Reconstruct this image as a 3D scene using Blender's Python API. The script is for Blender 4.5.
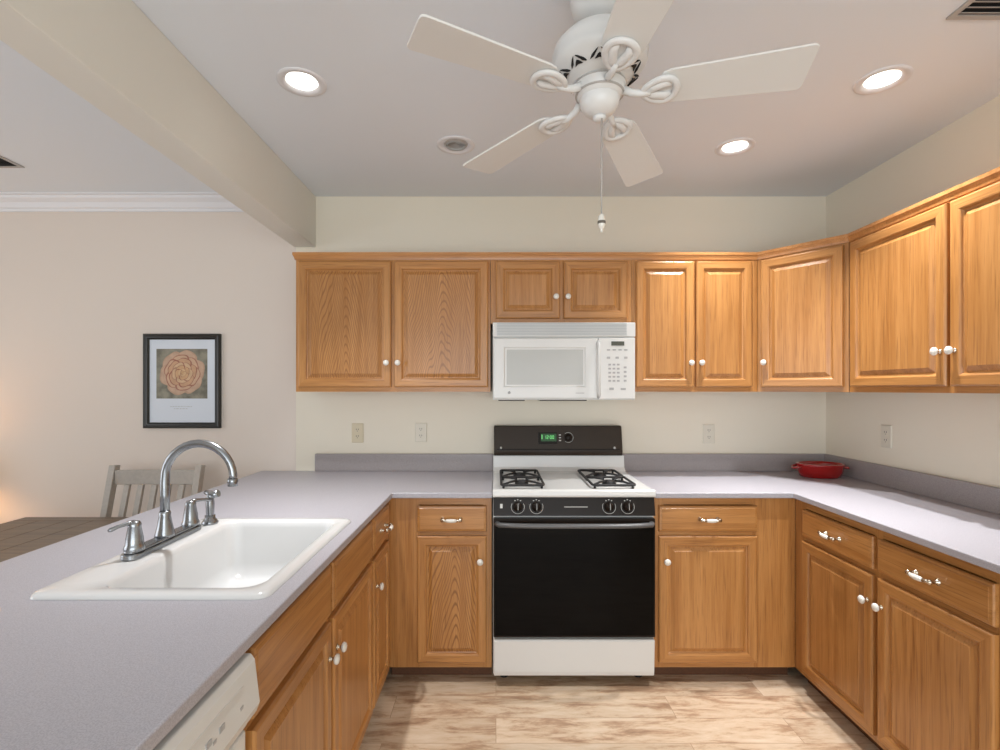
import bpy, bmesh, math, random
from mathutils import Vector, Matrix
random.seed(7)
PI = math.pi
for o in list(bpy.data.objects): bpy.data.objects.remove(o)
S = bpy.context.scene
COL = S.collection

# ------------------------------------------------------------ camera, world, light, exposure
cam_d = bpy.data.cameras.new('camera'); cam = bpy.data.objects.new('camera', cam_d); COL.objects.link(cam)
cam_d.sensor_width = 36; cam_d.sensor_fit = 'HORIZONTAL'; cam_d.lens = 18.0      # 500 px focal length
cam_d.shift_x = 0.004; cam_d.shift_y = 0.014; cam_d.clip_start = 0.02
cam.location = (0, 0, 1.40); cam.rotation_euler = (PI/2, 0, 0)
S.camera = cam
S.view_settings.view_transform = 'Standard'; S.view_settings.look = 'None'
S.view_settings.gamma = 1; S.view_settings.use_curve_mapping = False
S.view_settings.exposure = 0.0
W = bpy.data.worlds.new('daylight'); S.world = W; W.use_nodes = True
W.node_tree.nodes['Background'].inputs[0].default_value = (0.86, 0.93, 1.0, 1)
W.node_tree.nodes['Background'].inputs[1].default_value = 1.0

def area(name, loc, rot, sx, sy, power, color, shape='RECTANGLE', spread=PI):
    d = bpy.data.lights.new(name, 'AREA'); d.shape = shape; d.size = sx
    if shape in ('RECTANGLE', 'ELLIPSE'): d.size_y = sy
    d.energy = power; d.color = color; d.spread = spread
    o = bpy.data.objects.new(name, d); COL.objects.link(o); o.location = loc; o.rotation_euler = rot
    return o
CEIL = 2.555
REAR = -2.6
area('rear_fill', (0.1, REAR-0.05, 1.15), (PI/2+0.3, 0, 0), 3.4, 2.1, 86, (0.89, 0.95, 1.0))       # added fill in an invented opening behind the camera, tilted toward the ceiling
area('dining_fill', (-4.32, 0.6, 1.35), (0, -PI/2, 0), 1.5, 2.4, 27, (0.92, 0.94, 1.0))          # added fill in an invented opening of the unseen left wall
CANS = [(-0.73, 1.881, 'left'), (1.443, 1.869, 'right'), (1.14, 2.386, 'far')]
for cx, cy, n in CANS:
    area('downlight_beam', (cx, cy, CEIL+0.046), (0, 0, 0), 0.054, 0.054, {'left':8,'right':9,'far':8}[n], (0.98, 0.985, 1.0), 'DISK', 1.5)
area('downlight_beam', (0.35, -0.7, CEIL-0.012), (0, 0, 0), 0.085, 0.085, 5, (0.98, 0.985, 1.0), 'DISK', 1.5)  # extra unseen lamp without a fixture, added to light the front floor

# ------------------------------------------------------------ material helpers
def srgb(r, g, b):
    f = lambda c: (c/255/12.92) if c/255 <= 0.04045 else ((c/255+0.055)/1.055)**2.4
    return (f(r), f(g), f(b), 1)
def mat(name, col, rough=0.5, metal=0.0, emit=None, estr=1.0, bump=0.0, bscale=200, coat=0.0, spec=0.5, var=0.0):
    m = bpy.data.materials.new(name); m.use_nodes = True; nt = m.node_tree; b = nt.nodes['Principled BSDF']
    b.inputs['Base Color'].default_value = col; b.inputs['Roughness'].default_value = rough
    b.inputs['Metallic'].default_value = metal; b.inputs['Coat Weight'].default_value = coat
    b.inputs['Specular IOR Level'].default_value = spec
    if emit: b.inputs['Emission Color'].default_value = emit; b.inputs['Emission Strength'].default_value = estr
    if bump or var:
        tc = nt.nodes.new('ShaderNodeTexCoord'); n = nt.nodes.new('ShaderNodeTexNoise')
        n.inputs['Scale'].default_value = bscale; n.inputs['Detail'].default_value = 3
        nt.links.new(tc.outputs['Object'], n.inputs['Vector'])
        if bump:
            bp = nt.nodes.new('ShaderNodeBump'); bp.inputs['Strength'].default_value = bump; bp.inputs['Distance'].default_value = 0.002
            nt.links.new(n.outputs['Fac'], bp.inputs['Height']); nt.links.new(bp.outputs['Normal'], b.inputs['Normal'])
        if var:
            r = nt.nodes.new('ShaderNodeValToRGB'); r.color_ramp.elements[0].position = 0.35; r.color_ramp.elements[1].position = 0.65
            c = Vector(col[:3]); r.color_ramp.elements[0].color = (*(c*(1-var)), 1); r.color_ramp.elements[1].color = (*(c*(1+var)), 1)
            nt.links.new(n.outputs['Fac'], r.inputs['Fac']); nt.links.new(r.outputs['Color'], b.inputs['Base Color'])
    return m

def oak(name, axis, light, mid, dark, cath=0.0, rough=0.33):
    """oak with grain along axis ('Z' or 'X'); cath adds cathedral arches"""
    m = bpy.data.materials.new(name); m.use_nodes = True; nt = m.node_tree; b = nt.nodes['Principled BSDF']
    N, L = nt.nodes.new, nt.links.new
    tc = N('ShaderNodeTexCoord'); oi = N('ShaderNodeObjectInfo')
    mp = N('ShaderNodeMapping'); mp.inputs['Scale'].default_value = (38, 38, 1.6) if axis == 'Z' else (1.6, 38, 38)
    off = N('ShaderNodeVectorMath'); off.operation = 'ADD'
    sc = N('ShaderNodeVectorMath'); sc.operation = 'SCALE'; sc.inputs[3].default_value = 3.7
    comb = N('ShaderNodeCombineXYZ')
    for k in range(3): L(oi.outputs['Random'], comb.inputs[k])
    L(comb.outputs[0], sc.inputs[0]); L(tc.outputs['Object'], off.inputs[0]); L(sc.outputs[0], off.inputs[1])
    L(off.outputs[0], mp.inputs['Vector'])
    n1 = N('ShaderNodeTexNoise'); n1.inputs['Scale'].default_value = 1.0; n1.inputs['Detail'].default_value = 5; n1.inputs['Roughness'].default_value = 0.62
    L(mp.outputs[0], n1.inputs['Vector'])
    mp2 = N('ShaderNodeMapping'); mp2.inputs['Scale'].default_value = (230, 230, 7) if axis == 'Z' else (7, 230, 230)
    L(off.outputs[0], mp2.inputs['Vector'])
    n2 = N('ShaderNodeTexNoise'); n2.inputs['Scale'].default_value = 1.0; n2.inputs['Detail'].default_value = 2
    L(mp2.outputs[0], n2.inputs['Vector'])
    ramp = N('ShaderNodeValToRGB'); e = ramp.color_ramp.elements
    e[0].position = 0.30; e[0].color = mid; e[1].position = 0.68; e[1].color = light
    L(n1.outputs['Fac'], ramp.inputs['Fac'])
    pore = N('ShaderNodeMapRange'); pore.inputs[1].default_value = 0.28; pore.inputs[2].default_value = 0.46; pore.inputs[3].default_value = 0.45; pore.inputs[4].default_value = 0.0
    L(n2.outputs['Fac'], pore.inputs[0])
    mix = N('ShaderNodeMix'); mix.data_type = 'RGBA'; L(pore.outputs[0], mix.inputs[0]); L(ramp.outputs[0], mix.inputs[6]); mix.inputs[7].default_value = dark
    out = mix.outputs[2]
    if cath:
        # arches: distance field  |x|*a - z  bent by noise, banded
        mp3 = N('ShaderNodeMapping'); mp3.inputs['Scale'].default_value = (7.0, 7.0, 1.15); L(tc.outputs['Object'], mp3.inputs['Vector'])
        n3 = N('ShaderNodeTexNoise'); n3.inputs['Scale'].default_value = 1.3; n3.inputs['Detail'].default_value = 1.5
        a3 = N('ShaderNodeVectorMath'); a3.operation = 'ADD'; L(mp3.outputs[0], a3.inputs[0]); L(sc.outputs[0], a3.inputs[1]); L(a3.outputs[0], n3.inputs['Vector'])
        sep = N('ShaderNodeSeparateXYZ'); L(tc.outputs['Object'], sep.inputs[0])
        sq = N('ShaderNodeMath'); sq.operation = 'POWER'; ab = N('ShaderNodeMath'); ab.operation = 'ABSOLUTE'; L(sep.outputs[0], ab.inputs[0]); L(ab.outputs[0], sq.inputs[0]); sq.inputs[1].default_value = 1.4
        m1 = N('ShaderNodeMath'); m1.operation = 'MULTIPLY'; L(sq.outputs[0], m1.inputs[0]); m1.inputs[1].default_value = 9.0
        m2 = N('ShaderNodeMath'); m2.operation = 'ADD'; L(m1.outputs[0], m2.inputs[0]); L(sep.outputs[2], m2.inputs[1])
        m3 = N('ShaderNodeMath'); m3.operation = 'MULTIPLY_ADD'; L(n3.outputs['Fac'], m3.inputs[0]); m3.inputs[1].default_value = 0.6; L(m2.outputs[0], m3.inputs[2])
        m4 = N('ShaderNodeMath'); m4.operation = 'MULTIPLY'; L(m3.outputs[0], m4.inputs[0]); m4.inputs[1].default_value = 115.0
        sn = N('ShaderNodeMath'); sn.operation = 'SINE'; L(m4.outputs[0], sn.inputs[0])
        mr = N('ShaderNodeMapRange'); mr.inputs[1].default_value = 0.35; mr.inputs[2].default_value = 1.0; mr.inputs[3].default_value = 0.0; mr.inputs[4].default_value = cath
        L(sn.outputs[0], mr.inputs[0])
        mul = N('ShaderNodeMath'); mul.operation = 'MULTIPLY'; L(mr.outputs[0], mul.inputs[0]); L(n1.outputs['Fac'], mul.inputs[1])
        mx = N('ShaderNodeMix'); mx.data_type = 'RGBA'; L(mul.outputs[0], mx.inputs[0]); L(out, mx.inputs[6]); mx.inputs[7].default_value = dark
        out = mx.outputs[2]
    hs = N('ShaderNodeHueSaturation'); mrv = N('ShaderNodeMapRange'); mrv.inputs[3].default_value = 0.93; mrv.inputs[4].default_value = 1.07
    L(oi.outputs['Random'], mrv.inputs[0]); L(mrv.outputs[0], hs.inputs['Value']); L(out, hs.inputs['Color'])
    L(hs.outputs[0], b.inputs['Base Color'])
    b.inputs['Roughness'].default_value = rough; b.inputs['Coat Weight'].default_value = 0.15; b.inputs['Coat Roughness'].default_value = 0.2
    bp = N('ShaderNodeBump'); bp.inputs['Strength'].default_value = 0.15; bp.inputs['Distance'].default_value = 0.001
    L(n2.outputs['Fac'], bp.inputs['Height']); L(bp.outputs[0], b.inputs['Normal'])
    return m

UL, UM, UD = srgb(192,138,80), srgb(164,109,54), srgb(108,64,30)
M = {}
M['oak_v'] = oak('honey_oak_upright', 'Z', UL, UM, UD)
M['oak_h'] = oak('honey_oak_crosswise', 'X', UL, UM, UD)
M['oak_c'] = oak('honey_oak_arched_panel', 'Z', UL, UM, UD, cath=1.15)
M['oak_p'] = oak('honey_oak_panel', 'Z', UL, UM, UD)
M['oak_trim'] = oak('honey_oak_trim', 'X', srgb(200,144,88), srgb(176,118,64), UD)
M['oak_dark'] = mat('oak_shadow_side', srgb(150,98,52), 0.5, bump=0.1, bscale=60, var=0.08)
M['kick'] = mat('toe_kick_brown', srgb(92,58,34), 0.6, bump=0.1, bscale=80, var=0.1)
M['wall'] = mat('cream_wall_paint', srgb(226,223,213), 0.85, bump=0.06, bscale=220)
M['wall_k'] = mat('kitchen_wall_paint', srgb(232,225,208), 0.85, bump=0.06, bscale=220)
M['wall_d'] = mat('dining_wall_paint', srgb(222,211,200), 0.85, bump=0.06, bscale=220)
M['ceil'] = mat('ceiling_paint', srgb(230,235,240), 0.9, bump=0.05, bscale=160)
M['trimw'] = mat('white_trim_paint', srgb(226,226,228), 0.45, bump=0.02, bscale=60)
M['plate'] = mat('outlet_plastic', srgb(222,216,200), 0.4, bump=0.01)
M['platev'] = mat('almond_outlet_plastic', srgb(214,203,176), 0.4, bump=0.01)
M['slot'] = mat('socket_slot', srgb(105,98,88), 0.6, bump=0.01)
M['porc'] = mat('porcelain_knob', srgb(228,224,214), 0.15, coat=0.5, bump=0.005)
M['nickel'] = mat('brushed_nickel', srgb(205,195,178), 0.25, 1.0, bump=0.01)
M['chrome'] = mat('satin_chrome', srgb(155,158,161), 0.27, 1.0, bump=0.01)
M['sink'] = mat('white_enamel', srgb(214,214,213), 0.12, coat=0.4, bump=0.003)
M['app'] = mat('white_appliance_enamel', srgb(219,219,216), 0.25, bump=0.01)
M['app2'] = mat('white_appliance_plastic', srgb(208,208,205), 0.35, bump=0.02)
M['appgrey'] = mat('grey_print', srgb(172,172,172), 0.5, bump=0.01)
M['grille'] = mat('vent_louvre_grey', srgb(182,186,186), 0.4, bump=0.01)
M['mwglass'] = mat('microwave_window', srgb(178,178,172), 0.2, bump=0.02, bscale=900, var=0.06)
M['black'] = mat('black_enamel', srgb(32,25,20), 0.3, spec=0.15, bump=0.005)
M['blackglass'] = mat('black_oven_glass', srgb(6,5,5), 0.04, spec=0.12, bump=0.002, bscale=8)
M['console'] = mat('dark_brown_console', srgb(54,44,35), 0.3, spec=0.2, bump=0.01)
M['iron'] = mat('cast_iron', srgb(36,35,35), 0.6, bump=0.2, bscale=300)
M['greyhandle'] = mat('grey_handle', srgb(92,92,92), 0.35, 0.0, bump=0.01)
M['greyprint'] = mat('pale_print', srgb(205,205,200), 0.5, bump=0.01)
M['green'] = mat('green_display', srgb(20,60,25), 0.4, emit=srgb(40,140,60), estr=0.12)
M['digit'] = mat('green_digits', srgb(120,230,130), 0.4, emit=srgb(130,240,140), estr=0.45)
M['lcd'] = mat('dark_display', srgb(70,70,58), 0.3, bump=0.01)
M['dish'] = mat('red_glazed_stoneware', srgb(150,12,14), 0.12, coat=0.8, bump=0.01, var=0.05, bscale=20)
M['fanw'] = mat('white_fan_enamel', srgb(222,222,220), 0.35, bump=0.01)
M['blade'] = mat('white_fan_blade', srgb(224,223,219), 0.5, bump=0.02)
M['dark'] = mat('dark_opening', srgb(25,24,24), 0.8, bump=0.02)
M['vent'] = mat('vent_grey', srgb(178,174,170), 0.5, bump=0.02)
M['ventdk'] = mat('vent_dark', srgb(78,72,66), 0.6, bump=0.02)
M['frame'] = mat('black_picture_frame', srgb(30,30,26), 0.3, bump=0.02)
M['mount'] = mat('picture_mount', srgb(214,220,228), 0.6, bump=0.01)
M['printbg'] = mat('print_background', srgb(128,124,108), 0.6, bump=0.01, var=0.35, bscale=18)
M['chairp'] = mat('grey_painted_wood', srgb(176,168,158), 0.5, bump=0.05, bscale=60, var=0.05)
M['tablew'] = oak('weathered_brown_oak', 'X', srgb(118,98,76), srgb(84,68,52), srgb(52,40,30), rough=0.4)
M['bulb'] = mat('lit_bulb', (1,1,1,1), 0.5, emit=(1.0,0.97,0.92,1), estr=22.0)
M['baffle'] = mat('white_baffle', srgb(245,244,240), 0.4, emit=(1.0,0.97,0.92,1), estr=0.0, bump=0.01)
M['shade'] = mat('linen_shade', srgb(240,220,190), 0.8, emit=srgb(255,205,140), estr=1.2, bump=0.2, bscale=300)
M['ceramic'] = mat('ceramic_lamp_base', srgb(210,200,185), 0.3, bump=0.01)
M['winframe'] = mat('window_frame_white', srgb(235,235,232), 0.4, bump=0.01)
def glassmat():
    m = bpy.data.materials.new('clear_glass'); m.use_nodes = True; b = m.node_tree.nodes['Principled BSDF']
    b.inputs['Transmission Weight'].default_value = 1; b.inputs['Roughness'].default_value = 0.0; b.inputs['IOR'].default_value = 1.1
    return m
M['glass'] = glassmat()

def counter_mat(name, a, b_, scale=420):
    m = bpy.data.materials.new(name); m.use_nodes = True; nt = m.node_tree; b = nt.nodes['Principled BSDF']
    N, L = nt.nodes.new, nt.links.new
    tc = N('ShaderNodeTexCoord'); n = N('ShaderNodeTexNoise'); n.inputs['Scale'].default_value = scale; n.inputs['Detail'].default_value = 2
    L(tc.outputs['Object'], n.inputs['Vector'])
    r = N('ShaderNodeValToRGB'); r.color_ramp.elements[0].position = 0.38; r.color_ramp.elements[0].color = b_; r.color_ramp.elements[1].position = 0.6; r.color_ramp.elements[1].color = a
    L(n.outputs['Fac'], r.inputs['Fac']); L(r.outputs[0], b.inputs['Base Color']); b.inputs['Roughness'].default_value = 0.38
    return m
M['counter'] = counter_mat('speckled_grey_laminate', srgb(180,178,184), srgb(162,159,166))
M['splash'] = counter_mat('speckled_grey_backsplash', srgb(164,157,156), srgb(144,137,137))

def floor_mat():
    m = bpy.data.materials.new('whitewashed_oak_planks'); m.use_nodes = True; nt = m.node_tree; b = nt.nodes['Principled BSDF']
    N, L = nt.nodes.new, nt.links.new
    tc = N('ShaderNodeTexCoord')
    br = N('ShaderNodeTexBrick'); br.inputs['Scale'].default_value = 1.0; br.inputs['Brick Width'].default_value = 1.22; br.inputs['Row Height'].default_value = 0.152
    br.inputs['Mortar Size'].default_value = 0.0012; br.offset = 0.37
    br.inputs['Color1'].default_value = (0,0,0,1); br.inputs['Color2'].default_value = (1,1,1,1); br.inputs['Mortar'].default_value = (0.5,0.5,0.5,1)
    L(tc.outputs['Object'], br.inputs['Vector'])
    wn = N('ShaderNodeVectorMath'); wn.operation = 'SCALE'; wn.inputs[3].default_value = 9.0; L(br.outputs['Color'], wn.inputs[0])
    ad = N('ShaderNodeVectorMath'); ad.operation = 'ADD'; L(tc.outputs['Object'], ad.inputs[0]); L(wn.outputs[0], ad.inputs[1])
    mp = N('ShaderNodeMapping'); mp.inputs['Scale'].default_value = (2.4, 10, 1); L(ad.outputs[0], mp.inputs['Vector'])
    n = N('ShaderNodeTexNoise'); n.inputs['Scale'].default_value = 1.6; n.inputs['Detail'].default_value = 9; n.inputs['Roughness'].default_value = 0.7; n.inputs['Distortion'].default_value = 0.35
    L(mp.outputs[0], n.inputs['Vector'])
    r = N('ShaderNodeValToRGB'); e = r.color_ramp.elements
    e[0].position = 0.30; e[0].color = srgb(134,102,78); e[1].position = 0.66; e[1].color = srgb(212,192,168)
    k = e.new(0.43); k.color = srgb(176,146,118); k = e.new(0.51); k.color = srgb(200,176,148)
    L(n.outputs['Fac'], r.inputs['Fac'])
    hs = N('ShaderNodeHueSaturation'); mr = N('ShaderNodeMapRange'); mr.inputs[3].default_value = 0.90; mr.inputs[4].default_value = 1.05
    sp = N('ShaderNodeSeparateColor'); L(br.outputs['Color'], sp.inputs[0]); L(sp.outputs[0], mr.inputs[0]); L(mr.outputs[0], hs.inputs['Value']); L(r.outputs[0], hs.inputs['Color'])
    mx = N('ShaderNodeMix'); mx.data_type = 'RGBA'; L(br.outputs['Fac'], mx.inputs[0]); L(hs.outputs[0], mx.inputs[6]); mx.inputs[7].default_value = srgb(160,132,106)
    L(mx.outputs[2], b.inputs['Base Color']); b.inputs['Roughness'].default_value = 0.42
    return m
M['floor'] = floor_mat()

# ------------------------------------------------------------ mesh helpers
class MB:
    def __init__(s): s.bm = bmesh.new(); s.mi = {}; s.mats = []
    def m(s, key):
        if key not in s.mi: s.mi[key] = len(s.mats); s.mats.append(key)
        return s.mi[key]
    def face(s, vs, key, smooth=False):
        try: f = s.bm.faces.new(vs)
        except ValueError: return None
        f.material_index = s.m(key); f.smooth = smooth; return f
    def poly(s, pts, key, smooth=False): return s.face([s.bm.verts.new(p) for p in pts], key, smooth)
    def box(s, x0, x1, y0, y1, z0, z1, key='a', mtx=None):
        c = [Vector(p) for p in ((x0,y0,z0),(x1,y0,z0),(x1,y1,z0),(x0,y1,z0),(x0,y0,z1),(x1,y0,z1),(x1,y1,z1),(x0,y1,z1))]
        if mtx: c = [mtx @ p for p in c]
        v = [s.bm.verts.new(p) for p in c]
        for q in ((0,3,2,1),(4,5,6,7),(0,1,5,4),(1,2,6,5),(2,3,7,6),(3,0,4,7)): s.face([v[i] for i in q], key)
    def prism(s, pts, z0, z1, key='a', axis='Z', mtx=None):
        """extrude a 2D outline; axis Z: (x,y)->z ; X: (y,z)->x ; Y: (x,z)->y"""
        def P(p, t):
            q = Vector({'Z': (p[0],p[1],t), 'X': (t,p[0],p[1]), 'Y': (p[0],t,p[1])}[axis]); return mtx @ q if mtx else q
        a = [s.bm.verts.new(P(p, z0)) for p in pts]; b = [s.bm.verts.new(P(p, z1)) for p in pts]; n = len(pts)
        s.face(a[::-1], key); s.face(b, key)
        for i in range(n): s.face([a[i], a[(i+1)%n], b[(i+1)%n], b[i]], key)
    def lathe(s, prof, key='a', seg=28, mtx=None, sx=1, sy=1, cap=True, arc=None):
        rings = []
        for r, z in prof:
            if r < 1e-6:
                p = Vector((0,0,z)); rings.append([s.bm.verts.new(mtx @ p if mtx else p)]); continue
            row = []
            for i in range(seg):
                a = 2*PI*i/seg; p = Vector((r*sx*math.cos(a), r*sy*math.sin(a), z)); row.append(s.bm.verts.new(mtx @ p if mtx else p))
            rings.append(row)
        for A, B in zip(rings, rings[1:]):
            for i in range(seg):
                j = (i+1) % seg
                if len(A) == 1 and len(B) == 1: continue
                if len(A) == 1: s.face([A[0], B[i], B[j]], key, True)
                elif len(B) == 1: s.face([A[i], A[j], B[0]], key, True)
                else: s.face([A[i], A[j], B[j], B[i]], key, True)
        if cap:
            for R, rev in ((rings[0], True), (rings[-1], False)):
                if len(R) > 1: s.face(R[::-1] if rev else R, key)
    def tube(s, pts, rad, key='a', seg=12, closed=False, mtx=None, flat=1.0, up=None):
        pts = [Vector(p) for p in pts]; n = len(pts)
        rads = rad if isinstance(rad, (list, tuple)) else [rad]*n
        rings = []; prev = None
        for i, p in enumerate(pts):
            if closed: t = pts[(i+1)%n] - pts[i-1]
            else: t = pts[min(i+1, n-1)] - pts[max(i-1, 0)]
            t.normalize()
            if prev is None:
                ref = Vector(up) if up else (Vector((0,0,1)) if abs(t.z) < 0.9 else Vector((1,0,0)))
                u = (ref - t*ref.dot(t)).normalized()
            else: u = (prev - t*prev.dot(t)).normalized()
            prev = u; w = t.cross(u); row = []
            for k in range(seg):
                a = 2*PI*k/seg; q = p + (u*math.cos(a)*flat + w*math.sin(a))*rads[i]; row.append(s.bm.verts.new(mtx @ q if mtx else q))
            rings.append(row)
        rng = range(n) if closed else range(n-1)
        for i in rng:
            A, B = rings[i], rings[(i+1)%n]
            for k in range(seg): s.face([A[k], A[(k+1)%seg], B[(k+1)%seg], B[k]], key, True)
        if not closed: s.face(rings[0][::-1], key); s.face(rings[-1], key)
    def rings(s, rects, key_of, back=True, axis='Y', mtx=None):
        """concentric rectangles [(x0,x1,z0,z1,y)] joined, last one capped; key_of(ring_index, side) side 0 bottom 1 right 2 top 3 left"""
        R = []
        for x0, x1, z0, z1, y in rects:
            c = [Vector((x0,y,z0)), Vector((x1,y,z0)), Vector((x1,y,z1)), Vector((x0,y,z1))]
            R.append([s.bm.verts.new(mtx @ p if mtx else p) for p in c])
        for i, (A, B) in enumerate(zip(R, R[1:])):
            for k in range(4): s.face([A[k], A[(k+1)%4], B[(k+1)%4], B[k]], key_of(i, k))
        s.face(R[-1], key_of(len(R), 0))
        if back: s.face(R[0][::-1], key_of(0, 0))
    def build(s, name, parent=None, bevel=0.0, seg=2, mats=None, smooth_angle=None):
        bmesh.ops.recalc_face_normals(s.bm, faces=s.bm.faces[:])
        me = bpy.data.meshes.new(name); s.bm.to_mesh(me); s.bm.free()
        for k in s.mats: me.materials.append(M[(mats or {}).get(k, k)])
        o = bpy.data.objects.new(name, me); COL.objects.link(o)
        if parent: o.parent = parent
        if bevel:
            b = o.modifiers.new('bevel', 'BEVEL'); b.width = bevel; b.segments = seg; b.limit_method = 'ANGLE'; b.angle_limit = math.radians(40); b.harden_normals = False
        return o
def tag(o, label, cat, group=None):
    o['label'] = label; o['category'] = cat
    if group: o['group'] = group
    return o
def thing(name, label, cat, loc=(0,0,0), rz=0, group=None):
    o = bpy.data.objects.new(name, None); COL.objects.link(o); o.empty_display_size = 0.05
    o.location = loc; o.rotation_euler = (0,0,rz)
    return tag(o, label, cat, group)
def struct(mb, name, bevel=0, parent=None):
    o = mb.build(name, parent, bevel)
    if not parent: o['kind'] = 'structure'
    return o
def grid_solid(mb, xs, ys, keep, z0, z1, key):
    nx, ny = len(xs)-1, len(ys)-1; V = {}
    def v(i, j, t):
        if (i,j,t) not in V: V[(i,j,t)] = mb.bm.verts.new((xs[i], ys[j], (z0,z1)[t]))
        return V[(i,j,t)]
    K = lambda i, j: 0 <= i < nx and 0 <= j < ny and keep(i, j)
    for i in range(nx):
        for j in range(ny):
            if not K(i,j): continue
            mb.face([v(i,j,1), v(i+1,j,1), v(i+1,j+1,1), v(i,j+1,1)], key)
            mb.face([v(i,j+1,0), v(i+1,j+1,0), v(i+1,j,0), v(i,j,0)], key)
            if not K(i-1,j): mb.face([v(i,j,0), v(i,j,1), v(i,j+1,1), v(i,j+1,0)], key)
            if not K(i+1,j): mb.face([v(i+1,j,0), v(i+1,j+1,0), v(i+1,j+1,1), v(i+1,j,1)], key)
            if not K(i,j-1): mb.face([v(i,j,0), v(i+1,j,0), v(i+1,j,1), v(i,j,1)], key)
            if not K(i,j+1): mb.face([v(i,j+1,0), v(i,j+1,1), v(i+1,j+1,1), v(i+1,j+1,0)], key)
def sweep(mb, path, prof, key):
    """path: 2D points in plan, prof: (offset to the right of travel, z)"""
    n = len(path); P = [Vector(p) for p in path]; rows = []
    for i in range(n):
        d0 = (P[i]-P[i-1]).normalized() if i > 0 else None; d1 = (P[i+1]-P[i]).normalized() if i < n-1 else None
        if d0 is None: d0 = d1
        if d1 is None: d1 = d0
        r0 = Vector((d0.y, -d0.x)); r1 = Vector((d1.y, -d1.x)); mt = (r0+r1).normalized(); mt /= max(0.3, mt.dot(r0))
        rows.append([mb.bm.verts.new((P[i].x+mt.x*o, P[i].y+mt.y*o, z)) for o, z in prof])
    m = len(prof)
    for A, B in zip(rows, rows[1:]):
        for k in range(m): mb.face([A[k], A[(k+1)%m], B[(k+1)%m], B[k]], key)
    mb.face(rows[0], key); mb.face(rows[-1][::-1], key)

# ------------------------------------------------------------ the setting
XL, XR, YB = -4.3, 1.98, 3.0
f = MB(); f.box(XL-0.1, XR+0.1, REAR-0.1, YB+0.1, -0.06, 0.0, 'floor'); struct(f, 'floor')
HX = sorted([XL-0.1, XR+0.1] + [c+d for c,_,_ in CANS for d in (-0.058, 0.058)] + [-0.19-0.058, -0.19+0.058])
HY = sorted([REAR-0.1, YB+0.1] + [c+d for _,c,_ in CANS for d in (-0.058, 0.058)] + [2.367-0.058, 2.367+0.058])
HOLES = [(c[0], c[1]) for c in CANS] + [(-0.19, 2.367)]
def keepc(i, j):
    x, y = (HX[i]+HX[i+1])/2, (HY[j]+HY[j+1])/2
    return not any(abs(x-a) < 0.057 and abs(y-b) < 0.057 for a, b in HOLES)
f = MB(); grid_solid(f, HX, HY, keepc, CEIL, CEIL+0.04, 'ceil'); struct(f, 'ceiling')
f = MB(); f.box(-1.20, XR, YB, YB+0.12, 0, CEIL, 'wall_k'); struct(f, 'wall_back')
f = MB(); f.box(XL, -1.20, YB+0.004, YB+0.12, 0, CEIL, 'wall_d'); struct(f, 'wall_dining')
f = MB(); f.box(XR, XR+0.12, REAR, YB+0.12, 0, CEIL, 'wall_k'); struct(f, 'wall_right')
# unseen left and rear walls, with openings added for the fill lights
f = MB(); 
for y0, y1, z0, z1 in ((REAR, -0.6, 0, CEIL), (1.8, YB+0.12, 0, CEIL), (-0.6, 1.8, 0, 0.6), (-0.6, 1.8, 2.1, CEIL)): f.box(XL-0.12, XL, y0, y1, z0, z1, 'wall_d')
struct(f, 'wall_left')
f = MB()
for x0, x1, z0, z1 in ((XL, -1.6, 0, CEIL), (1.8, XR, 0, CEIL), (-1.6, 1.8, 2.2, CEIL)): f.box(x0, x1, REAR-0.12, REAR, z0, z1, 'wall')
struct(f, 'wall_rear')
def added_window(name, w, z0, z1, loc, rz, n):  # unseen frames around the openings added for fill
    root = bpy.data.objects.new(name, None); COL.objects.link(root); root.location = loc; root.rotation_euler = (0,0,rz); root['kind'] = 'structure'
    f = MB(); t = 0.05
    f.box(-w/2, w/2, 0, 0.05, z0, z0+t, 'winframe'); f.box(-w/2, w/2, 0, 0.05, z1-t, z1, 'winframe')
    for k in range(n+1):
        x = -w/2+t/2+(w-t)*k/n; f.box(x-t/2, x+t/2, 0, 0.05, z0+t, z1-t, 'winframe')
    f.build('window_frame', root)
    return root
added_window('added_window_1', 2.4, 0.6, 2.1, (XL-0.10, 0.6, 0), PI/2, 2)
added_window('added_window_2', 3.4, 0.0, 2.2, (0.1, REAR-0.11, 0), 0, 3)
# dropped beam between kitchen and dining room
f = MB(); f.box(-1.21, -1.08, REAR, YB, 2.25, CEIL, 'wall'); struct(f, 'beam_trim', 0.004)
bpy.data.objects['beam_trim'].name = 'trim_1'
# crown moulding in the dining room
f = MB(); pr = [(0, CEIL-0.092), (0.010, CEIL-0.092), (0.014, CEIL-0.078), (0.022, CEIL-0.070), (0.034, CEIL-0.045), (0.056, CEIL-0.026), (0.062, CEIL-0.012), (0.074, CEIL-0.010), (0.074, CEIL), (0, CEIL)]
sweep(f, [(XL, YB+0.004), (-1.21, YB+0.004)], pr, 'trimw'); struct(f, 'trim_2')
f = MB(); sweep(f, [(XL, YB+0.004), (-1.21, YB+0.004)], [(0,0),(0.015,0),(0.015,0.09),(0.008,0.11),(0,0.11)], 'trimw'); struct(f, 'baseboard_back')

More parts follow.
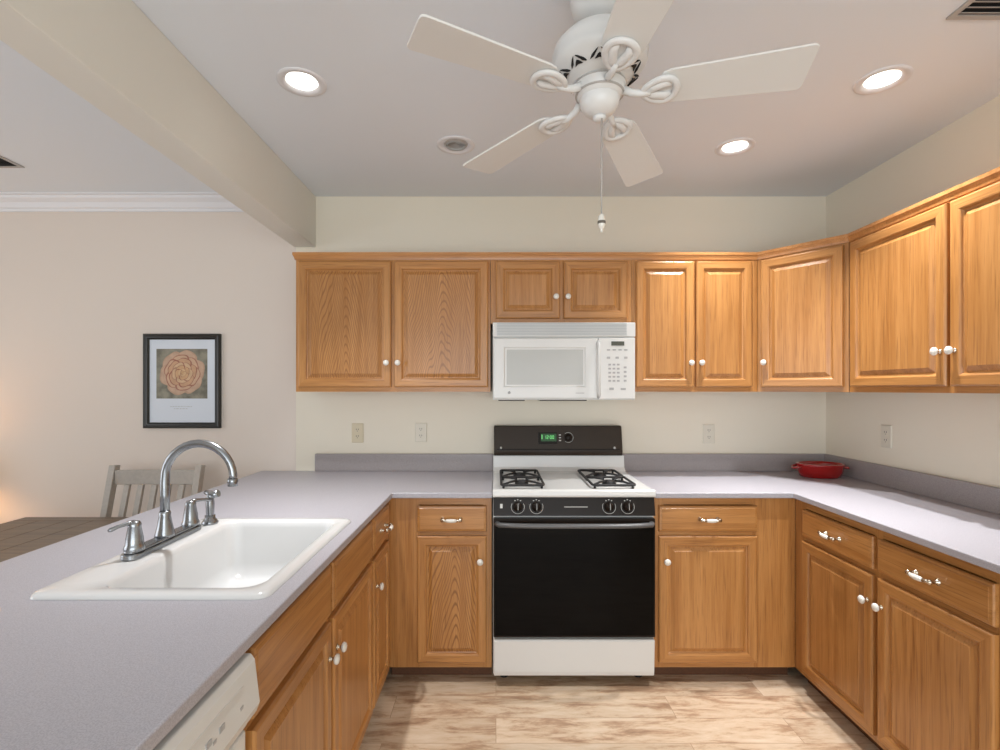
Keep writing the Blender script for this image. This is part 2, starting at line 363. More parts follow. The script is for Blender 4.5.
# ------------------------------------------------------------ cabinet parts
def knob(parent, x, z, y=0.0):
    f = MB(); mt = Matrix.Translation((x, y, z)) @ Matrix.Rotation(PI/2, 4, 'X')
    f.lathe([(0.009,0),(0.009,0.002),(0.0055,0.004),(0.005,0.012),(0.008,0.015)], 'nickel', 16, mt)
    f.lathe([(0.008,0.014),(0.0135,0.017),(0.0155,0.021),(0.0150,0.025),(0.011,0.029),(0,0.031)], 'porc', 18, mt, cap=False)
    return f.build('knob', parent)
def pull(parent, x, z, y=0.0):
    f = MB(); h = 0.042
    for s in (-1, 1):
        mt = Matrix.Translation((x+s*h, y, z)) @ Matrix.Rotation(PI/2, 4, 'X')
        f.lathe([(0.0105,0),(0.0105,0.003),(0.006,0.006),(0.005,0.022),(0.0085,0.025),(0.0085,0.031),(0.003,0.034),(0,0.034)], 'nickel', 14, mt, cap=False)
        f.tube([(x+s*0.046, y-0.027, z), (x+s*0.036, y-0.031, z), (x+s*0.024, y-0.034, z)], [0.0065, 0.0055, 0.0075], 'nickel', 10)
    f.tube([(x-0.025, y-0.034, z), (x-0.015, y-0.036, z), (x, y-0.037, z), (x+0.015, y-0.036, z), (x+0.025, y-0.034, z)], [0.0065, 0.0085, 0.0095, 0.0085, 0.0065], 'porc', 12)
    return f.build('handle', parent)
T = 0.019
def door(parent, x0, x1, z0, z1, kx=None, kz=None, fr=0.046, y=0.0, arched=False):
    """raised panel door in front of plane y"""
    w, h = x1-x0, z1-z0; cx, cz = (x0+x1)/2, (z0+z1)/2
    a, b = w/2, h/2
    prof = [(0,0),(0,-T+0.006),(0.003,-T+0.002),(0.007,-T),(fr-0.008,-T),(fr-0.003,-T+0.003),(fr,-T+0.010),(fr+0.004,-T+0.0115),(fr+0.008,-T+0.0115),(fr+0.024,-T+0.003),(fr+0.026,-T+0.0012)]
    rects = [(-a+i, a-i, -b+i, b-i, d) for i, d in prof]
    def key(i, k):
        if i >= 7: return 'oak_c' if arched else 'oak_p'
        return 'oak_h' if k in (0, 2) else 'oak_v'
    f = MB(); f.rings(rects, key)
    o = f.build('door', parent); o.location = (cx, y, cz)
    if kx is not None: knob(o, kx-cx, kz-cz, -T)
    return o
def drawer(parent, x0, x1, z0, z1, handle=True, y=0.0, name='drawer'):
    a, b = (x1-x0)/2, (z1-z0)/2
    prof = [(0,0),(0,-T+0.008),(0.003,-T+0.003),(0.012,-T+0.001),(0.013,-T)]
    f = MB(); f.rings([(-a+i, a-i, -b+i, b-i, d) for i, d in prof], lambda i, k: 'oak_h')
    o = f.build(name, parent); o.location = ((x0+x1)/2, y, (z0+z1)/2)
    if handle: pull(o, 0, 0, -T)
    return o
def face_frame(parent, x0, x1, z0, z1, stiles, rails, t=0.019):
    """stiles: list of (x0,x1); rails: list of (xa,xb,z0,z1)"""
    f = MB()
    for a, b in stiles: f.box(a, b, 0, t, z0, z1, 'oak_v')
    for xa, xb, a, b in rails: f.box(xa, xb, 0.0003, t-0.0003, a, b, 'oak_h')
    return f.build('face_frame', parent)
def carcass(parent, x0, x1, z0, z1, depth, y0=0.019, top=True):
    f = MB(); p = 0.015
    f.box(x0, x0+p, y0, depth, z0, z1, 'oak_v'); f.box(x1-p, x1, y0, depth, z0, z1, 'oak_v')
    f.box(x0+p, x1-p, y0, depth, z0, z0+p, 'oak_h'); f.box(x0+p, x1-p, depth-p, depth, z0+p, z1, 'oak_h')
    if top: f.box(x0+p, x1-p, y0, depth-p, z1-p, z1, 'oak_h')
    return f.build('cabinet_body', parent)
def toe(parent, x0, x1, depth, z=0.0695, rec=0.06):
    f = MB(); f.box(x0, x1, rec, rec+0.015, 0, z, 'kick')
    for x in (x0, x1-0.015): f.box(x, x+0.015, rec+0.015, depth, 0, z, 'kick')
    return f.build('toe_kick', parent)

ZB, ZT = 0.070, 0.883           # base cabinets
DZ0, DZ1, RZ0, RZ1 = 0.098, 0.70, 0.722, 0.845      # door and drawer heights
YF = 2.39                        # face plane of the back run
# ---- base cabinet left of the stove
c = thing('base_cabinet', 'oak base cabinet with drawer and door between peninsula and stove', 'cabinet', (0, YF, 0))
x0, x1 = -0.512, -0.021
carcass(c, x0+0.001, x1, ZB, ZT, 0.60)
face_frame(c, x0+0.001, x1, ZB, ZT, [(x0+0.001, -0.366), (-0.062, x1)], [(-0.366,-0.062, ZB, ZB+0.03), (-0.366,-0.062, 0.69, 0.735), (-0.366,-0.062, ZT-0.035, ZT)])
drawer(c, -0.375, -0.045, RZ0, RZ1); door(c, -0.375, -0.045, DZ0, DZ1, -0.075, 0.585, arched=True)
toe(c, x0+0.001, x1, 0.60)
# ---- base cabinet right of the stove
c = thing('base_cabinet', 'oak base cabinet with drawer and door right of the white stove', 'cabinet', (0, YF, 0))
x0, x1 = 0.752, 1.429
carcass(c, x0, x1, ZB, ZT, 0.60)
face_frame(c, x0, x1, ZB, ZT, [(x0, 0.80), (1.225, x1)], [(0.80,1.225, ZB, ZB+0.03), (0.80,1.225, 0.69, 0.735), (0.80,1.225, ZT-0.035, ZT)])
drawer(c, 0.775, 1.242, RZ0, RZ1); door(c, 0.775, 1.242, DZ0, DZ1, 0.807, 0.585)
toe(c, x0, x1-0.0, 0.60)
# ---- right-hand wall run: local x runs toward the camera
def run_right(yfar, L, label, filler):
    c = thing('base_cabinet', label, 'cabinet', (1.43, yfar, 0), -PI/2)
    x0 = filler; mid = (x0+L)/2+0.0
    s = [(0.0 if filler else 0.0, x0+0.02), (mid-0.02, mid+0.02), (L-0.02, L)]
    rl = []
    for a, b in ((x0+0.02, mid-0.02), (mid+0.02, L-0.02)): rl += [(a,b,ZB,ZB+0.03), (a,b,0.69,0.735), (a,b,ZT-0.035,ZT)]
    carcass(c, 0.0, L, ZB, ZT, 0.545); face_frame(c, 0.0, L, ZB, ZT, s, rl)
    drawer(c, x0+0.012, mid-0.012, RZ0, RZ1); drawer(c, mid+0.012, L-0.012, RZ0, RZ1)
    door(c, x0+0.012, mid-0.012, DZ0, DZ1, mid-0.035, 0.60); door(c, mid+0.012, L-0.012, DZ0, DZ1, mid+0.035, 0.60)
    toe(c, -0.0+ (0.0), L, 0.545)
run_right(2.389, 0.98, 'oak two-drawer two-door base cabinet on the right wall', 0.065)
# ---- peninsula run: local x runs away from the camera
PX = -0.512
c = thing('base_cabinet', 'narrow oak peninsula cabinet in the corner, one drawer over one door', 'cabinet', (PX, 2.02, 0), PI/2)
L = 2.389-2.02
carcass(c, 0, L, ZB, ZT, 0.60); face_frame(c, 0, L, ZB, ZT, [(0,0.025),(0.29,L)], [(0.025,0.29,ZB,ZB+0.03),(0.025,0.29,0.69,0.735),(0.025,0.29,ZT-0.035,ZT)])
drawer(c, 0.012, 0.30, RZ0, 0.870); door(c, 0.012, 0.30, DZ0, DZ1, 0.045, 0.585); toe(c, 0, L, 0.60)
c = thing('sink_cabinet', 'oak sink base cabinet with two false drawer fronts and two doors', 'cabinet', (PX, 1.012, 0), PI/2)
L = 2.019-1.012; mid = L/2
carcass(c, 0, L, ZB, ZT, 0.60, top=False)
rl = []
for a, b in ((0.02, mid-0.02), (mid+0.02, L-0.02)): rl += [(a,b,ZB,ZB+0.03),(a,b,0.69,0.735),(a,b,ZT-0.035,ZT)]
face_frame(c, 0, L, ZB, ZT, [(0,0.02),(mid-0.02,mid+0.02),(L-0.02,L)], rl)
drawer(c, 0.012, mid-0.012, RZ0, 0.870, False, name='false_drawer_front'); drawer(c, mid+0.012, L-0.012, RZ0, 0.870, False, name='false_drawer_front')
door(c, 0.012, mid-0.012, DZ0, DZ1, mid-0.035, 0.60); door(c, mid+0.012, L-0.012, DZ0, DZ1, mid+0.035, 0.60); toe(c, 0, L, 0.60)
# peninsula back panel (dining side) as its own thing
f = MB(); f.box(-1.16, -1.145, 0.36, 2.99, 0.0, ZT, 'oak_v')
tag(f.build('peninsula_panel', None, 0.002), 'tall oak end panel closing the dining side of the peninsula', 'panel')
# ---- dishwasher
c = thing('dishwasher', 'white built-in dishwasher under the near end of the peninsula', 'dishwasher', (PX, 0.40, 0), PI/2)
L = 0.606
f = MB(); f.box(0.005, L-0.005, 0.03, 0.58, 0.10, 0.86, 'app2'); f.build('tub', c)
f = MB(); f.box(0.004, L-0.004, -0.012, 0.028, 0.12, 0.72, 'app'); f.build('door', c, 0.006)
f = MB(); f.prism([(0.028,0.725),(0.028,0.872),(-0.022,0.872),(-0.030,0.86),(-0.040,0.775),(-0.034,0.758),(-0.016,0.737),(-0.012,0.725)], 0.004, L-0.004, 'app', 'X')
cp = f.build('control_panel', c, 0.003)
f = MB(); f.prism([(-0.0365,0.79),(-0.0335,0.838),(-0.030,0.838),(-0.030,0.79)], 0.03, L-0.06, 'app2', 'X'); f.build('panel_inset', cp)
f = MB()
for k, x in enumerate((0.30, 0.34, 0.40, 0.42, 0.44, 0.46, 0.53)):
    f = MB(); f.box(x, x+(0.016 if k % 2 else 0.010), -0.0375, -0.0355, 0.800+0.006*(k%2), 0.806+0.010*(k%2), 'appgrey'); f.build('button_print', cp)
f = MB(); f.box(0.01, L-0.01, 0.05, 0.065, 0.0, 0.10, 'app2'); f.build('toe_kick', c)
f = MB(); f.box(-1.143, PX, 0.36, 0.398, 0.0, ZT, 'oak_v')
tag(f.build('end_panel', None, 0.002), 'oak end panel closing the near end of the peninsula beside the dishwasher', 'panel')

# ---- upper cabinets
UZ0, UZ1 = 1.385, 2.10; UF = 2.695; UD = 0.303
def upper(label, x0, x1, doors, z0=UZ0, loc=(0,UF,0), rz=0, depth=UD, arched=False, name='wall_cabinet', kdz=0.13):
    c = thing(name, label, 'cabinet', loc, rz)
    carcass(c, x0, x1, z0, UZ1+0.02, depth)
    e = 0.03
    edges = [d[0] for d in doors]+[d[1] for d in doors]
    mids = [((doors[i][1]+doors[i+1][0])/2-0.018, (doors[i][1]+doors[i+1][0])/2+0.018) for i in range(len(doors)-1)]
    st = [(x0, doors[0][0]+0.015)] + mids + [(doors[-1][1]-0.015, x1)]
    rl = []
    for i in range(len(doors)):
        a, b = st[i][1], st[i+1][0]; rl += [(a,b,z0,z0+0.035), (a,b,UZ1-0.03,UZ1+0.02)]
    face_frame(c, x0, x1, z0, UZ1+0.02, st, rl)
    for (a, b, side) in doors:
        kx = a+0.022 if side == 'l' else b-0.022
        door(c, a, b, z0+0.025, UZ1-0.015, kx, z0+0.025+kdz, arched=arched)
    return c
upper('wide oak wall cabinet at the left end, two arched-grain doors', -1.078, -0.030, [(-1.062,-0.562,'r'),(-0.545,-0.042,'l')], arched=True)
upper('short oak wall cabinet above the white microwave', -0.028, 0.728, [(0.000,0.342,'r'),(0.362,0.705,'l')], z0=1.752, kdz=0.115)
upper('oak wall cabinet with two narrow doors right of the microwave', 0.730, 1.408, [(0.752,1.062,'r'),(1.073,1.374,'l')])
# diagonal corner cabinet
A = Vector((1.41, 2.695)); B = Vector((1.675, 2.37)); d = B-A; ang = math.atan2(d.y, d.x); Lw = d.length
c = thing('corner_cabinet', 'oak corner wall cabinet set diagonally, single door', 'cabinet', (A.x, A.y, 0), ang)
def loc2(p): q = Vector(p)-A; return (q.x*math.cos(-ang)-q.y*math.sin(-ang), q.x*math.sin(-ang)+q.y*math.cos(-ang))
f = MB(); u = d.normalized()
pts = [loc2(p) for p in ((1.41+0.016,2.6955),(1.675+0.003, 2.371+0.014),(1.977,2.385),(1.977,2.997),(1.41+0.016,2.997))]
f.prism(pts, UZ0, UZ1+0.02, 'oak_v'); f.build('cabinet_body', c)
face_frame(c, 0.0, Lw, UZ0, UZ1+0.02, [(0.0,0.04),(Lw-0.04,Lw)], [(0.04,Lw-0.04,UZ0,UZ0+0.035),(0.04,Lw-0.04,UZ1-0.03,UZ1+0.02)])
for o in c.children:
    if o.name.startswith('cabinet_body'): o.location = (0, 0.012, 0)
door(c, 0.022, Lw-0.022, UZ0+0.025, UZ1-0.015, 0.046, UZ0+0.155)
def upper_r(label, yfar, L): return upper(label, 0, L, [(0.02, L/2-0.008, 'r'), (L/2+0.008, L-0.02, 'l')], loc=(1.675, yfar, 0), rz=-PI/2, depth=0.302)
upper_r('oak two-door wall cabinet on the right-hand wall above the long counter', 2.366, 1.06)
# top moulding
f = MB(); zt = UZ1+0.012
pr = [(0.0, zt-0.016), (0.004, zt-0.016), (0.006, zt-0.006), (0.010, zt+0.004), (0.013, zt+0.008), (0.013, zt+0.022), (-0.02, zt+0.022), (-0.02, zt+0.009), (0.0, zt+0.009)]
sweep(f, [(-1.080, 2.995), (-1.080, UF-0.0005), (1.4095, UF-0.0005), (1.6745, 2.369), (1.6745, 1.30)], [(-0.0 - o if False else o, z) for o, z in pr], 'oak_trim')
mo = f.build('crown_moulding'); tag(mo, 'thin oak crown moulding running along the tops of all wall cabinets', 'moulding')

# ------------------------------------------------------------ worktops
CZ0, CZ1 = 0.884, 0.910
SX0, SX1, SY0, SY1 = -1.100, -0.533, 1.16, 1.863
OX, IX = -1.405, -0.489
xs = [OX, SX0+0.02, SX1-0.02, IX, -0.0175]; ys = [0.34, SY0+0.02, SY1-0.02, 2.358, 2.998]
f = MB(); grid_solid(f, xs, ys, lambda i, j: (i < 3 or j == 3) and not (i == 1 and j == 1), CZ0, CZ1, 'counter')
wt = f.build('worktop', None, 0.004, 3); tag(wt, 'grey speckled laminate worktop of the peninsula, holding the white sink', 'worktop')
f = MB(); f.box(-1.08, -0.0175, 2.978, 2.998, CZ1+0.0003, 1.013, 'splash'); f.build('backsplash', wt, 0.003)
xs = [0.7515, 1.402, 1.978]; ys = [1.36, 2.358, 2.998]
f = MB(); grid_solid(f, xs, ys, lambda i, j: i == 1 or j == 1, CZ0, CZ1, 'counter')
wt = f.build('worktop', None, 0.004, 3); tag(wt, 'grey speckled laminate corner worktop right of the stove', 'worktop')
f = MB(); f.box(0.7515, 1.958, 2.978, 2.998, CZ1+0.0003, 1.013, 'splash'); f.box(1.958, 1.978, 1.36, 2.998, CZ1+0.0003, 1.013, 'splash'); f.build('backsplash', wt, 0.003)

# ------------------------------------------------------------ sink
def rrect(x0, x1, y0, y1, r, n=6):
    out = []
    for cx, cy, a0 in ((x1-r, y1-r, 0), (x0+r, y1-r, PI/2), (x0+r, y0+r, PI), (x1-r, y0+r, 1.5*PI)):
        for k in range(n+1):
            a = a0+PI/2*k/n; out.append((cx+r*math.cos(a), cy+r*math.sin(a)))
    return out
s = thing('kitchen_sink', 'white enamel single-bowl sink set into the peninsula worktop', 'sink', (0,0,CZ1))
BX0, BX1, BY0, BY1 = SX0+0.135, SX1-0.045, SY0+0.05, SY1-0.05
f = MB()
loops = [(rrect(SX0,SX1,SY0,SY1,0.03), 0.0005), (rrect(SX0+0.003,SX1-0.003,SY0+0.003,SY1-0.003,0.03), 0.008), (rrect(SX0+0.012,SX1-0.012,SY0+0.012,SY1-0.012,0.028), 0.012),
         (rrect(BX0-0.008,BX1+0.008,BY0-0.008,BY1+0.008,0.055), 0.012), (rrect(BX0,BX1,BY0,BY1,0.05), 0.006), (rrect(BX0+0.006,BX1-0.006,BY0+0.006,BY1-0.006,0.048), -0.01),
         (rrect(BX0+0.020,BX1-0.020,BY0+0.03,BY1-0.03,0.05), -0.13), (rrect(BX0+0.035,BX1-0.035,BY0+0.045,BY1-0.045,0.05), -0.165), (rrect(BX0+0.07,BX1-0.07,BY0+0.08,BY1-0.08,0.05), -0.178),
         (rrect(-0.80,-0.72,1.47,1.55,0.038), -0.182)]
R = [[f.bm.verts.new((x,y,z)) for x, y in lp] for lp, z in loops]
for A_, B_ in zip(R, R[1:]):
    n = len(A_)
    for i in range(n): f.face([A_[i], A_[(i+1)%n], B_[(i+1)%n], B_[i]], 'sink', True)
f.face(R[-1], 'sink', True)
f.build('basin', s)
f = MB(); f.lathe([(0,-0.1795),(0.022,-0.1795),(0.030,-0.176),(0.037,-0.1765),(0.039,-0.1800)], 'chrome', 24, Matrix.Translation((-0.76,1.51,0)), cap=False); f.build('drain', s)

# ------------------------------------------------------------ faucet
DK = CZ1+0.0125; FX, FY = -1.025, 1.548
t = thing('faucet', 'chrome gooseneck faucet with two lever handles behind the sink', 'faucet', (FX, FY, DK))
f = MB(); pts = rrect(-0.026, 0.026, -0.165, 0.165, 0.024, 6)
f.prism(pts, 0.0, 0.016, 'chrome'); f.prism([(x*0.8, y*0.96) for x, y in pts], 0.016, 0.024, 'chrome'); f.build('base_plate', t, 0.003)
f = MB(); f.lathe([(0.028,0.022),(0.027,0.03),(0.021,0.055),(0.016,0.085),(0.0165,0.095),(0.0145,0.10)], 'chrome', 24)
path = [(0,0,0.09),(0,0,0.15),(0,0,0.190)]; R_ = 0.106
for k in range(1, 17):
    a = PI - PI*0.98*k/16; path.append((R_+R_*math.cos(a), 0, 0.203+R_*math.sin(a)))
path.append((path[-1][0]-0.002, 0, path[-1][2]-0.012))
f.tube(path, [0.0135]*3+[0.0125]*12+[0.0115]*5, 'chrome', 16)
e = path[-1]; f.lathe([(0.0125,0.004),(0.015,0.0),(0.0155,-0.008),(0.014,-0.012),(0.0145,-0.02),(0.010,-0.021)], 'chrome', 18, Matrix.Translation(e))
f.build('spout', t)
for y, dirx, diry, q_ in ((-0.13, -0.55, -0.75, 0.75), (0.13, 0.25, 0.8, 1.0)):
    f = MB(); mt = Matrix.Translation((0, y, 0.0))
    f.lathe([(0.026,0.022),(0.027,0.028),(0.024,0.036),(0.0225,0.04),(0.0215,0.055),(0.016,0.088),(0.017,0.094),(0.013,0.102),(0.0,0.106)], 'chrome', 22, mt, cap=False)
    n = math.hypot(dirx, diry); dx, dy = q_*dirx/n, q_*diry/n
    f.tube([(0,y,0.098),(dx*0.02,y+dy*0.02,0.100),(dx*0.05,y+dy*0.05,0.096),(dx*0.075,y+dy*0.075,0.090),(dx*0.083,y+dy*0.083,0.089)], [0.008,0.0065,0.005,0.0065,0.004], 'chrome', 10)
    f.build('handle', t)
t = thing('side_sprayer', 'chrome side sprayer standing on the sink deck beyond the faucet', 'sprayer', (-1.015, 1.775, DK))
f = MB(); f.lathe([(0.026,0.0),(0.027,0.006),(0.022,0.014),(0.017,0.02),(0.0165,0.03)], 'chrome', 22); f.build('holder', t)
f = MB(); f.lathe([(0.012,0.02),(0.0135,0.04),(0.0145,0.075),(0.012,0.09),(0.013,0.10),(0.010,0.108),(0,0.11)], 'chrome', 20, cap=False)
f.tube([(-0.018,0,0.112),(0,0,0.106),(0.012,0,0.102),(0.030,0,0.108)], [0.007,0.012,0.012,0.013], 'chrome', 14); f.build('spray_head', t)

# ------------------------------------------------------------ stove
GX0, GX1 = -0.016, 0.748; GW = GX1-GX0; SF = 2.345
t = thing('gas_stove', 'white gas range with black glass oven door and dark rear console', 'stove', (GX0, SF, 0))
W_ = GW
f = MB(); f.box(0.002, W_-0.002, 0.02, 0.640, 0.052, 0.885, 'app'); f.build('body', t, 0.003)
for x in (0.04, W_-0.07):
    for y in (0.10, 0.58):
        f = MB(); f.lathe([(0.020,0.0),(0.022,0.006),(0.014,0.012),(0.014,0.0515)], 'dark', 16, Matrix.Translation((x+0.015, y, 0))); f.build('foot', t)
# storage drawer
f = MB(); f.prism([(0.019,0.055),(0.019,0.228),(-0.006,0.228),(-0.010,0.22),(-0.004,0.075),(0.0,0.055)], 0.006, W_-0.006, 'app', 'X'); f.build('storage_drawer', t, 0.003)
# oven door
f = MB(); f.box(0.004, W_-0.004, -0.012, 0.019, 0.240, 0.795, 'black'); od = f.build('oven_door', t, 0.004)
f = MB(); f.box(0.012, W_-0.012, -0.016, -0.0125, 0.250, 0.757, 'blackglass'); f.build('glass', od, 0.002)
f = MB(); hp = [];
for k in range(13):
    u_ = k/12; x = 0.03+(W_-0.06)*u_; hp.append((x, -0.058+0.022*abs(2*u_-1)**4, 0.772))
f.tube([(0.022,-0.012,0.772)]+hp+[(W_-0.022,-0.012,0.772)], 0.015, 'greyhandle', 12, flat=0.75, up=(0,0,1)); f.build('handle', od)
# manifold panel with knobs
f = MB(); f.prism([(0.019,0.806),(0.019,0.893),(0.004,0.893),(-0.014,0.808)], 0.004, W_-0.004, 'black', 'X'); mp_ = f.build('control_panel', t, 0.002)
tilt = math.atan2(0.018, 0.085)
for x in (0.118, 0.205, 0.545, 0.632):
    mt = Matrix.Translation((x, -0.005, 0.848)) @ Matrix.Rotation(PI/2-tilt, 4, 'X')
    f = MB(); f.lathe([(0.023,0.0),(0.0225,0.008),(0.018,0.012),(0.017,0.022),(0.0,0.023)], 'black', 24, mt, cap=False); f.box(-0.004, 0.004, -0.018, 0.018, 0.02, 0.030, 'black', mt); k_ = f.build('knob', mp_)
    f = MB()   # dial print: open ring plus flame ticks
    pr_ = [(0.031*math.cos(a), 0.031*math.sin(a), 0.0008) for a in [math.radians(150+240*i/20) for i in range(21)]]
    f.tube(pr_, 0.0011, 'greyprint', 5, mtx=mt)
    for a in (60, 90, 120):
        f.box(0.026*math.cos(math.radians(a))-0.003, 0.026*math.cos(math.radians(a))+0.003, 0.031*math.sin(math.radians(a)), 0.031*math.sin(math.radians(a))+0.004, 0, 0.001, 'greyprint', mt)
    f.box(-0.0008, 0.0008, -0.014, 0.016, 0.030, 0.0306, 'greyprint', mt)
    f.build('dial_print', k_)
mt = Matrix.Translation((0, -0.005, 0.848)) @ Matrix.Rotation(PI/2-tilt, 4, 'X')
f = MB(); f.box(0.335, 0.445, -0.0015, 0.0015, 0, 0.0012, 'greyprint', mt); f.build('printed_line', mp_)
f = MB(); f.box(0.035,0.047,-0.006,0.014,0,0.0012,'greyprint',mt); f.build('printed_mark', mp_)
# cooktop with raised rear
f = MB(); f.prism([(-0.006,0.893),(-0.008,0.902),(-0.006,0.922),(0.006,0.928),(0.02,0.926),(0.04,0.921),(0.50,0.921),(0.54,0.926),(0.565,0.945),(0.575,1.012),(0.640,1.012),(0.640,0.885),(0.02,0.885),(0.019,0.893)], 0.0, W_, 'app', 'X')
ct = f.build('cooktop', t, 0.003)
for gx in (0.042, 0.482):
    gw = 0.205; g = MB(); zg = 0.938; y0, y1 = 0.055, 0.50; r = 0.0062
    rr = [(gx+px_, py_, zg) for px_, py_ in rrect(0, gw, y0, y1, 0.02, 3)]
    g.tube(rr, r, 'iron', 8, closed=True); ym = (y0+y1)/2
    g.tube([(gx,ym,zg),(gx+gw,ym,zg)], r, 'iron', 8)
    for cy in ((y0+ym)/2, (ym+y1)/2):
        for sx, sy in ((-1,-1),(1,-1),(-1,1),(1,1)):
            g.tube([(gx+gw/2+sx*gw/2*0.97, cy+sy*0.105, zg),(gx+gw/2+sx*0.060, cy+sy*0.060, zg+0.006),(gx+gw/2+sx*0.024, cy+sy*0.022, zg+0.006)], r*0.9, 'iron', 8)
    for sx in (0.01, gw-0.01):
        for y in (y0+0.01, ym, y1-0.01): g.tube([(gx+sx,y,zg),(gx+sx,y,0.9213)], r*0.9, 'iron', 8)
    gr = g.build('grate', ct)
    for cy in ((y0+ym)/2, (ym+y1)/2):
        b = MB(); b.lathe([(0.055,0.9212),(0.054,0.924),(0.036,0.922)], 'app2', 24, Matrix.Translation((gx+gw/2, cy, 0)))
        b.lathe([(0.034,0.9212),(0.034,0.932),(0.028,0.936),(0.028,0.941),(0.0,0.943)], 'iron', 24, Matrix.Translation((gx+gw/2, cy, 0)), cap=False); b.build('burner', ct)
# rear console
f = MB(); f.prism([(0.560,1.013),(0.557,1.035),(0.585,1.178),(0.592,1.184),(0.640,1.184),(0.640,1.013)], 0.004, W_-0.012, 'console', 'X'); cs = f.build('rear_console', t, 0.004)
tc_ = math.atan2(0.028, 0.143)
mt = Matrix.Translation((0, 0.570, 1.105)) @ Matrix.Rotation(-tc_, 4, 'X')      # local: x along, z up the slope, -y out
f = MB(); f.box(0.262, 0.372, -0.0035, 0.004, -0.028, 0.042, 'black', mt); f.build('display_bezel', cs)
f = MB(); f.box(0.278, 0.368, -0.0050, -0.0036, -0.010, 0.034, 'green', mt); ds = f.build('clock_display', cs)
SEG = {'1':'bc','2':'abged','0':'abcdef',':':''}
def digit(f, ch, x, z, h, w, y, mt, key):
    t_ = 0.0022; s_ = {'a':(x,x+w,z+h-t_,z+h),'d':(x,x+w,z,z+t_),'g':(x,x+w,z+h/2-t_/2,z+h/2+t_/2),'b':(x+w-t_,x+w,z+h/2,z+h),'c':(x+w-t_,x+w,z,z+h/2),'f':(x,x+t_,z+h/2,z+h),'e':(x,x+t_,z,z+h/2)}
    for c_ in SEG[ch]: a = s_[c_]; f.box(a[0], a[1], y-0.0006, y, a[2], a[3], key, mt)
f = MB()
for k, ch in enumerate('1200'): digit(f, ch, 0.298+k*0.014+(0.004 if k > 1 else 0), 0.004, 0.019, 0.0095, -0.0051, mt, 'digit')
for z in (0.009, 0.017): f.box(0.3255, 0.3275, -0.0057, -0.0051, z, z+0.002, 'digit', mt)
for x in (0.282,): f.box(x, x+0.004, -0.0057, -0.0051, 0.002, 0.028, 'digit', mt)
f.build('clock_digits', ds)
mk = mt @ Matrix.Translation((0.437, -0.001, 0.012)) @ Matrix.Rotation(PI/2, 4, 'X')
f = MB(); f.lathe([(0.021,0),(0.021,0.010),(0.017,0.016),(0,0.017)], 'black', 24, mk, cap=False); kn = f.build('timer_knob', cs)
f = MB(); f.tube([(0.029*math.cos(a), 0.029*math.sin(a), 0.001) for a in [math.radians(-130+260*i/20) for i in range(21)]], 0.0011, 'greyprint', 5, mtx=mk)
for q in range(3): f.box(-0.054, -0.042, -0.02+q*0.016, -0.014+q*0.016, 0.0, 0.0018, 'greyprint', mk)
f.build('dial_print', kn)
f = MB(); f.box(0.02, W_-0.03, -0.0035, 0.002, -0.062, -0.054, 'black', mt)
for x in (0.045, W_-0.06): f.lathe([(0.0065,0),(0.0065,0.006),(0,0.007)], 'greyprint', 12, mt @ Matrix.Translation((x, -0.001, -0.048)) @ Matrix.Rotation(PI/2, 4, 'X'), cap=False)
f.build('lower_trim', cs)

# ------------------------------------------------------------ microwave
MX0, MX1, MY, MZ0, MZ1 = -0.017, 0.724, 2.612, 1.343, 1.746
t = thing('microwave', 'white over-the-range microwave hung above the stove', 'microwave', (MX0, MY, MZ0)); W_ = MX1-MX0; H_ = MZ1-MZ0
f = MB(); f.box(0, W_, 0.0, 0.385, 0, H_, 'app'); f.build('body', t, 0.004)
f = MB(); f.box(0.0, W_, -0.016, -0.0003, 0.328, H_, 'app'); vg = f.build('vent_panel', t, 0.003)
f = MB()
for k in range(8): f.box(0.022, W_-0.045, -0.0185, -0.0163, 0.336+k*0.0082, 0.341+k*0.0082, 'grille')
f.build('vent_slats', vg)
DX = 0.545
f = MB(); x0, x1, z0, z1 = 0.002, DX, 0.006, 0.323
ins = [(0,0,0,0,0),(0,0,0,0,-0.014),(0.006,0.006,0.006,0.006,-0.020),(0.055,0.062,0.060,0.048,-0.020),(0.062,0.069,0.067,0.055,-0.0155),(0.070,0.075,0.073,0.061,-0.0155)]
f.rings([(x0+a, x1-b, z0+c_, z1-d_, y) for a, b, c_, d_, y in ins], lambda i, k: 'mwglass' if i >= 5 else 'app')
dr = f.build('door', t)
f = MB(); f.lathe([(0.0075,0),(0.0075,0.001),(0.0,0.001)], 'appgrey', 18, Matrix.Translation((0.085,-0.0202,0.038)) @ Matrix.Rotation(PI/2,4,'X'), cap=False)
f.build('badge', dr)
f = MB(); f.box(0.43, 0.475, -0.0209, -0.0202, 0.034, 0.0375, 'appgrey'); f.build('printed_name', dr)
f = MB(); f.tube([(DX+0.004,-0.014,0.018),(DX+0.002,-0.040,0.035),(DX,-0.045,0.16),(DX+0.002,-0.040,0.285),(DX+0.004,-0.014,0.305)], 0.0095, 'app', 10, flat=1.0); f.build('handle', dr)
f = MB(); f.box(DX+0.004, W_-0.002, -0.018, -0.0003, 0.006, 0.323, 'app'); cp = f.build('control_panel', t, 0.003)
f = MB(); f.box(0.615, 0.682, -0.0195, -0.0181, 0.282, 0.304, 'lcd'); f.build('display', cp)
bt = [(0.592+q*0.030, 0.609+q*0.030, 0.256, 0.264) for q in range(4)] + [(0.592+q*0.045, 0.609+q*0.045, 0.214, 0.225) for q in range(3)]
bt += [(0.600+q*0.022, 0.614+q*0.022, 0.095+r_*0.021, 0.104+r_*0.021) for r_ in range(5) for q in range(3)] + [(0.680, 0.694, 0.095+r_*0.023, 0.105+r_*0.023) for r_ in range(4)]
bt += [(0.605, 0.628, 0.052, 0.064), (0.664, 0.690, 0.052, 0.062)]
